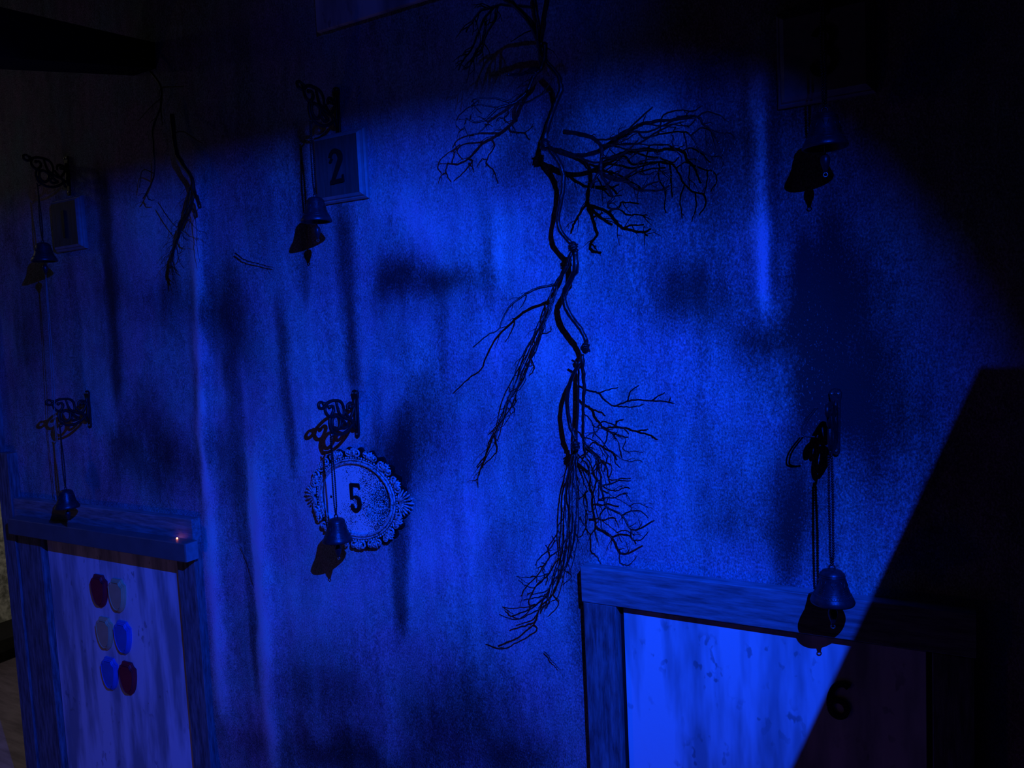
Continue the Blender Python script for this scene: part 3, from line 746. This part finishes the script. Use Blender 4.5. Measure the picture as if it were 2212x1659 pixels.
# right arm reaching out
c2 = lambda p: crop(1160, 220, 4.88, p)
branch(vine, c2([(90, 470), (250, 530), (400, 565), (580, 545), (700, 490), (800, 410), (920, 320), (1050, 260), (1120, 232), (1300, 200), (1420, 195), (1520, 160), (1690, 160), (1750, 230), (1830, 300), (1880, 380), (1920, 440)]), .08, .17, .0075, .0020, tw=10, tl=.04)
for p, r in [([(1690, 160), (1800, 105), (1920, 140), (2020, 210)], .0022), ([(1290, 210), (1350, 130), (1500, 90), (1650, 95), (1740, 40)], .0022), ([(1120, 240), (1300, 250), (1450, 240), (1600, 250), (1680, 170)], .0024),
             ([(760, 430), (900, 370), (1050, 310), (1120, 380), (1250, 350), (1420, 320), (1550, 320), (1620, 350), (1720, 510), (1840, 580), (1930, 580), (1960, 680), (1900, 780)], .0028),
             ([(1840, 590), (1860, 700), (1820, 850)], .0018), ([(1700, 520), (1680, 640), (1720, 820)], .0019), ([(1620, 340), (1720, 280), (1830, 300), (1960, 330), (2040, 330), (2085, 420), (2020, 530)], .0021),
             ([(1970, 340), (1975, 450), (1950, 570)], .0018), ([(1780, 310), (1780, 400), (1800, 490)], .0017), ([(1550, 330), (1585, 500), (1610, 590)], .0024), ([(1430, 370), (1440, 470), (1520, 580), (1520, 680), (1540, 770)], .0022),
             ([(760, 450), (900, 490), (1000, 510), (1150, 500), (1300, 525)], .0024), ([(420, 580), (600, 640), (800, 600), (920, 540), (1010, 570)], .0035), ([(1110, 250), (1130, 180), (1160, 110)], .0016),
             ([(1290, 210), (1300, 290), (1270, 340)], .0024), ([(1010, 300), (930, 370), (830, 440), (930, 400), (1050, 330)], .002), ([(1420, 320), (1460, 270), (1380, 260)], .0018)]:
    branch(vine, c2(p), .13, .17, r, r * .65, tw=3, tl=.03, tr=.0012)
# thick lower arm whose shadow falls below
branch(vine, c2([(200, 510), (360, 560), (480, 620), (555, 720), (560, 850), (540, 960), (535, 1090), (580, 1220), (620, 1350), (630, 1410), (575, 1480), (570, 1560), (670, 1590)]), .09, .20, .0065, .0030, True, tw=8, tl=.035, tr=.0018)
for p, r in [([(520, 1060), (480, 1130), (420, 1230), (385, 1300), (360, 1380)], .0040), ([(560, 1080), (640, 1190), (720, 1250), (785, 1300)], .0042), ([(560, 1090), (740, 1160), (830, 1260), (900, 1330), (1010, 1360), (1120, 1380), (1190, 1350)], .0040),
             ([(900, 1320), (1000, 1305), (1115, 1300)], .0028), ([(740, 1160), (860, 1110), (900, 1060), (1070, 1080)], .0028), ([(870, 1120), (940, 1190), (1050, 1190), (1170, 1200)], .0022), ([(580, 1215), (640, 1195), (690, 1170)], .003),
             ([(565, 1500), (625, 1520)], .002), ([(1130, 1380), (1165, 1420)], .002),
             ([(500, 640), (640, 680), (800, 660), (1000, 700), (1250, 640), (1450, 660)], .0030), ([(540, 720), (700, 760), (900, 810), (1100, 730), (1350, 690)], .0028), ([(600, 700), (800, 750), (1000, 850), (1130, 950)], .0026),
             ([(570, 880), (700, 920), (800, 900), (860, 870)], .003), ([(700, 700), (900, 560), (1000, 540)], .0026), ([(640, 800), (760, 990), (900, 980)], .002)]:
    branch(vine, c2(p), .17, .20, r, r * .65, True, tw=4, tl=.05, tr=.0015)
# left arm below the second knot
branch(vine, [(1233, 548), (1222, 582), (1205, 606), (1198, 618)], .085, .09, .0062, .0052)
c3 = lambda p: crop(970, 520, 3.073, p)
branch(vine, c3([(702, 288), (620, 308), (540, 335), (500, 360), (440, 402), (390, 455), (355, 520), (325, 590), (250, 630), (160, 705)]), .09, .24, .0044, .0016, tw=5, tl=.04)
branch(vine, c3([(515, 365), (498, 410), (470, 452)]), .12, .17, .0026, .0012)
for k in range(4):
    dx = (k - 1.5) * 9
    pts = c3([(700, 300), (688, 380), (650 + dx, 470), (600 + dx * 1.6, 580), (545 + dx * 1.8, 720), (480 + dx * 1.6, 860), (428 + dx * 1.2, 975), (390 + dx, 1075), (350 + dx, 1190), (320 + dx * .8, 1280 - 26 * abs(k - 2))])
    pts = [(x + RV.uniform(-7, 7), y + RV.uniform(-6, 6)) for x, y in pts]
    branch(vine, pts, .09, .23 - .012 * k, .0034 if k == 2 else .0022, .0011, tw=7, tl=.045, tr=.0012)
for p in [[(360, 1180), (300, 1290), (235, 1440), (190, 1580), (192, 1640)], [(300, 1300), (315, 1400), (230, 1490)], [(370, 1180), (290, 1260), (262, 1285)], [(230, 1440), (180, 1500)], [(190, 1570), (170, 1590)],
          [(545, 790), (565, 850), (530, 900)], [(440, 1030), (440, 1080), (395, 1120)]]:
    branch(vine, c3(p), .20, .24, .0026, .0014, True, tw=2, tl=.03, tr=.0011)
branch(vine, c3([(560, 740), (600, 650), (635, 560), (630, 480)]), .13, .12, .002, .0016)
branch(vine, c3([(440, 890), (500, 885), (505, 930), (470, 985), (430, 1010)]), .17, .19, .0013, .001)
# right twig below the third knot
c4 = lambda p: crop(1190, 740, 6.382, p)
branch(vine, c4([(415, 610), (480, 650), (560, 670), (660, 700), (720, 770), (800, 840), (880, 870), (1000, 832), (1080, 802), (1250, 790), (1400, 802), (1600, 815), (1700, 842)]), .09, .17, .0034, .0019)
for p, d in [([(680, 692), (800, 650), (930, 620)], .13), ([(1065, 800), (1085, 700), (1130, 650), (1210, 592)], .155), ([(1390, 802), (1480, 740), (1570, 690)], .165), ([(890, 868), (1000, 885), (1160, 885), (1280, 850)], .15), ([(1620, 815), (1652, 765)], .17)]:
    branch(vine, c4(p), d, d + .01, .0023, .0015)
for p in [[(455, 970), (550, 1070), (590, 1150), (700, 1180), (800, 1230), (870, 1270), (1000, 1290), (1035, 1350)], [(590, 1150), (600, 1240), (690, 1340), (740, 1410), (800, 1470), (870, 1520)],
          [(600, 1235), (500, 1290), (440, 1400)], [(450, 1300), (540, 1330), (660, 1400), (700, 1500), (770, 1600)], [(455, 1330), (520, 1450), (600, 1550), (690, 1640)], [(450, 1320), (470, 1480), (540, 1600), (560, 1660)],
          [(800, 1230), (790, 1200), (855, 1200)], [(870, 1270), (925, 1235)], [(870, 1280), (890, 1350)]]:
    branch(vine, c4(p), .09, .15, .0020, .0011, tw=5, tl=.04, tr=.0010)
# lower right sprays
c5 = lambda p: crop(1180, 950, 5.53, p)
for p, r in [([(370, 290), (470, 370), (520, 440), (515, 560), (550, 660), (550, 780), (580, 960), (605, 1050), (700, 1110), (780, 1170), (830, 1260), (880, 1360), (1000, 1350), (1140, 1270)], .0036),
             ([(780, 1160), (880, 1130), (990, 1150), (1070, 1240)], .0024), ([(880, 1360), (885, 1470), (950, 1500), (1020, 1470), (1075, 1400)], .0019), ([(600, 1050), (530, 1140), (525, 1220), (540, 1340), (600, 1400), (650, 1490)], .0024),
             ([(590, 770), (650, 790), (730, 770), (860, 798)], .0026), ([(510, 960), (590, 945), (680, 965), (780, 930), (830, 940)], .0024), ([(750, 600), (850, 602), (940, 570), (1010, 578)], .002), ([(750, 460), (800, 478), (880, 465), (1010, 460)], .0018),
             ([(600, 180), (590, 280), (550, 400), (600, 480), (570, 600), (550, 680)], .003), ([(640, 250), (720, 340), (740, 440), (760, 520)], .003), ([(460, 640), (490, 760), (470, 920), (465, 1070), (390, 1170), (330, 1080)], .0022),
             ([(465, 1070), (530, 1140)], .002), ([(500, 600), (450, 660), (400, 710)], .0022), ([(500, 130), (460, 200), (410, 270)], .002), ([(560, 30), (680, 90), (800, 160), (840, 240)], .003), ([(650, 530), (670, 600), (740, 640)], .0024),
             ([(780, 1180), (775, 1300)], .0014), ([(880, 1310), (930, 1295)], .0014), ([(980, 1350), (1005, 1285)], .0014), ([(770, 940), (830, 960), (870, 1045)], .0015), ([(370, 300), (415, 400)], .003)]:
    branch(vine, c5(p), .09, .13, r, r * .7, True, tw=3, tl=.03, tr=.0012)
for p in [[(480, 60), (560, 180), (620, 290), (690, 420), (720, 560), (770, 660), (880, 720), (990, 790), (1060, 900)], [(770, 670), (720, 760), (750, 880), (770, 910)], [(620, 300), (600, 420), (640, 560), (630, 680)],
          [(990, 790), (1100, 760), (1220, 810)], [(450, 100), (480, 240), (520, 400), (500, 560)]]:
    branch(vine, c5(p), .10, .14, .0016, .0009, tw=6, tl=.05, tr=.0009)
# main downward bundle
for k in range(5):
    dx = (k - 2) * 3.4
    pts = [(1243 + dx * .4, 968), (1240 + dx, 1000), (1236 + dx * 1.6, 1040), (1238 + dx * 1.9, 1080), (1237 + dx * 1.9, 1120), (1236 + dx * 1.7, 1160), (1229 + dx * 1.5, 1195), (1222 + dx * 1.4, 1225), (1212 + dx * 1.2, 1255 - 6 * k)]
    pts = [(x + RV.uniform(-4, 4), y + RV.uniform(-5, 5)) for x, y in pts]
    branch(vine, pts, .085, .15 + .01 * (k % 3), (.0036 if k in (1, 3) else .0024), .0012, tw=6, tl=.045, tr=.0012)
c6 = lambda p: crop(1040, 1150, 5.53, p)
for p, r in [([(990, -60), (960, 250), (870, 380), (800, 510), (690, 600), (610, 720), (560, 830)], .0030), ([(880, 40), (800, 180), (810, 300), (750, 390), (680, 500), (590, 590), (510, 690), (470, 760)], .0028),
             ([(1000, 100), (980, 340), (950, 480), (910, 600), (850, 740), (760, 830), (690, 920), (640, 1080), (560, 1160), (400, 1280), (200, 1360)], .0036), ([(690, 960), (600, 1050), (410, 1120)], .0022), ([(640, 1090), (480, 1130), (340, 1175)], .0024),
             ([(660, 1140), (640, 1190), (520, 1270), (400, 1330), (310, 1380), (200, 1390), (50, 1340)], .0024), ([(870, 750), (920, 830), (900, 900), (790, 1010)], .0020), ([(580, 890), (560, 950), (450, 1030), (350, 1000), (270, 930)], .0019),
             ([(640, 870), (400, 910), (250, 890)], .0015), ([(250, 890), (330, 940), (380, 980)], .0013), ([(740, 380), (670, 425)], .0018), ([(750, 390), (760, 465)], .0018), ([(660, 515), (590, 525)], .0018), ([(665, 520), (660, 600)], .0016),
             ([(620, 740), (540, 745)], .0016), ([(800, 510), (765, 625)], .002), ([(1070, 60), (1060, 200), (1080, 320)], .0024), ([(760, 740), (700, 960), (740, 900), (790, 800)], .0022), ([(830, 600), (780, 740), (680, 900)], .0026)]:
    branch(vine, c6(p), .15, .17, r, r * .65, True, tw=3, tl=.025, tr=.0011)

# ragged root hanging at the left
c7 = lambda p: crop(290, 160, 3.456, p)
root1 = gone('dry_root', 'ragged dark dry root hanging at the left, between plaques 1 and 2', 'root')
branch(root1, c7([(280, 300), (300, 480), (320, 600), (380, 700), (430, 780), (445, 870), (470, 930), (492, 1000)]), .05, .08, .009, .007, tw=5, tl=.05)
for k in range(5):
    dx = (k - 2) * 9
    branch(root1, [(x + RV.uniform(-2, 2), y) for x, y in c7([(435, 800 + 20 * k), (415 + dx, 930), (390 + dx, 1040), (355 + dx * .8, 1120), (325 + dx * .6, 1210), (292 + dx * .4, 1320), (272 + dx * .3, 1420), (290 + dx * .5, 1540 - 40 * abs(k - 2))])], .06, .08, .0055, .0018, tw=10, tl=.07, tr=.0012)
for p, r in [([(180, 960), (250, 1070), (315, 1145)], .0022), ([(330, 1260), (335, 1390), (370, 1450)], .0022), ([(360, 1170), (370, 1220), (400, 1240)], .003), ([(440, 1130), (500, 1190)], .0012), ([(340, 1340), (380, 1310)], .0012), ([(450, 1020), (465, 1180), (470, 1290), (490, 1400)], .0016)]:
    branch(root1, c7(p), .05, .06, r, r * .6, tw=4, tl=.05, tr=.001)
branch(root1, c7([(300, 430), (360, 430), (430, 470), (510, 520)]), .05, .05, .0026, .0014, tw=2, tl=.04, tr=.001)
root2 = gone('thin_root', 'thin dark root in the shadow at the upper left of the wall', 'root')
branch(root2, c7([(120, -20), (200, 100), (195, 250), (140, 400), (145, 540), (150, 740), (110, 850), (65, 930)]), .05, .06, .0045, .0022, tw=8, tl=.06, tr=.0013)
for p in [[(200, 100), (280, 95), (370, 90)], [(190, 170), (120, 250), (30, 350)], [(200, 250), (210, 380)], [(80, 880), (110, 935), (150, 940)], [(60, 720), (40, 850)]]:
    branch(root2, c7(p), .05, .05, .0026, .0014, tw=2, tl=.04, tr=.001)
for (pts, lab) in [([(508, 527 + 20), (520, 556), (530, 562), (548, 567), (590, 578)], 'short loose dark twig on the wall beside the left root')]:
    t = gone('loose_twig', lab, 'twig'); branch(t, pts, .02, .015, .0028, .0014, tw=3, tl=.03, tr=.001)
t = gone('loose_twig', 'small loose dark twig on the wall left of the right panel frame', 'twig')
branch(t, [(1176, 1408), (1186, 1418), (1192, 1428), (1200, 1436), (1206, 1444)], .012, .012, .0018, .001)
t = gone('loose_twig', 'tiny loose twig on the wall left of the oval plaque', 'twig')
branch(t, [(520, 1180), (528, 1200), (536, 1225), (546, 1262)], .012, .012, .0014, .0008)

# ------------------------------------------------------------------ black beam at the upper left
a0, a1 = P(335, 92, .0), P(338, 148, .0)
n0, n1 = P(-160, -22, 1.1), P(-160, 112, 1.1)
bk = Vector((0.14, 0.0, 0))
hb = MB().hexa([n0, n1, a1, a0, n0 - bk, n1 - bk, a1 - bk, a0 - bk])
tag(hb.build('roof_beam', M['black']), 'thick black beam jutting from the wall at the upper left', 'beam')

# ------------------------------------------------------------------ bench in the alcove
def on_floor(px, py, h=0.0):
    r = RM @ np.array([(px - CX) / F, (py - CY) / F, 1.0]); return Vector(CAM + r * ((h - CAM[2]) / r[2]))
bq = on_floor(18, 1420)
bench = thing('low_bench', (bq.x, bq.y, 0), 'dark low bench in the grey side room at the far left edge', 'bench')
MB().box(-.30, .12, -.5, .35, .10, .20).build('seat', M['dark'], bench, bevel=.004)
for sx in (-.25, .07):
    for sy in (-.44, .29): MB().box(sx - .035, sx + .035, sy - .035, sy + .035, 0, .10).build('leg', M['dark'], bench)

# ------------------------------------------------------------------ lamp with added barn door, and an added unseen flag on its stand
lamp = thing('spot_lamp', tuple(LAMP), 'black ceiling spot lamp throwing blue light', 'lamp')
hd = MB().lathe([(.058, -.012), (.060, -.012), (.060, .12), (.035, .17), (.0005, .17)], 24); h_o = hd.build('housing', M['housing'], lamp, True)
h_o.rotation_euler = (AIM - Vector(LAMP)).to_track_quat('-Z', 'Y').to_euler()
rodm = MB().tube([(0.08, -.09, .08), (.08, -.09, WZ1 - LAMP[2])], .012, 10); rodm.build('hanging_rod', M['housing'], lamp, True)
zc = P(1000, 255).z
fy = .06; fz = (zc - LAMP[2]) * fy / -LAMP[1]
MB().box(-.22, .12, fy, fy + .003, fz, fz + .14).build('barn_door', M['black'], lamp)  # added flap, shades the top of the wall
MB().tube([(.05, .02, .07), (.05, fy, fz + .12)], .004, 6).build('barn_door_arm', M['housing'], lamp)

FR = .30
def fl(px, py): return Vector(LAMP + (np.array(P(px, py)) - LAMP) * FR)
A_, C_ = fl(2110, 804), fl(2212, 803)
B_ = fl(1710, 1659); dirB = (B_ - A_).normalized(); B2 = A_ + dirB * .5
C2 = A_ + (C_ - A_).normalized() * .55
flag = thing('flag_stand', (C2.x - .1, A_.y + .02, 0), 'unseen black board on a floor stand, added to shade the right of the wall', 'stand')
fo = Vector((C2.x - .1, A_.y + .02, 0))
pl = [A_, C2, Vector((C2.x, A_.y, B2.z)), B2]
MB().prism([(p.x - fo.x, p.z) for p in pl], .006 - .02, -.006 - .02).build('board', M['black'], flag)
MB().tube([(0, 0, .02), (0, 0, A_.z - .05)], .014, 10).build('pole', M['housing'], flag, True)
MB().lathe([(.0005, 0), (.17, 0), (.17, .015), (.03, .03), (.0005, .03)], 24).build('base', M['housing'], flag, True)
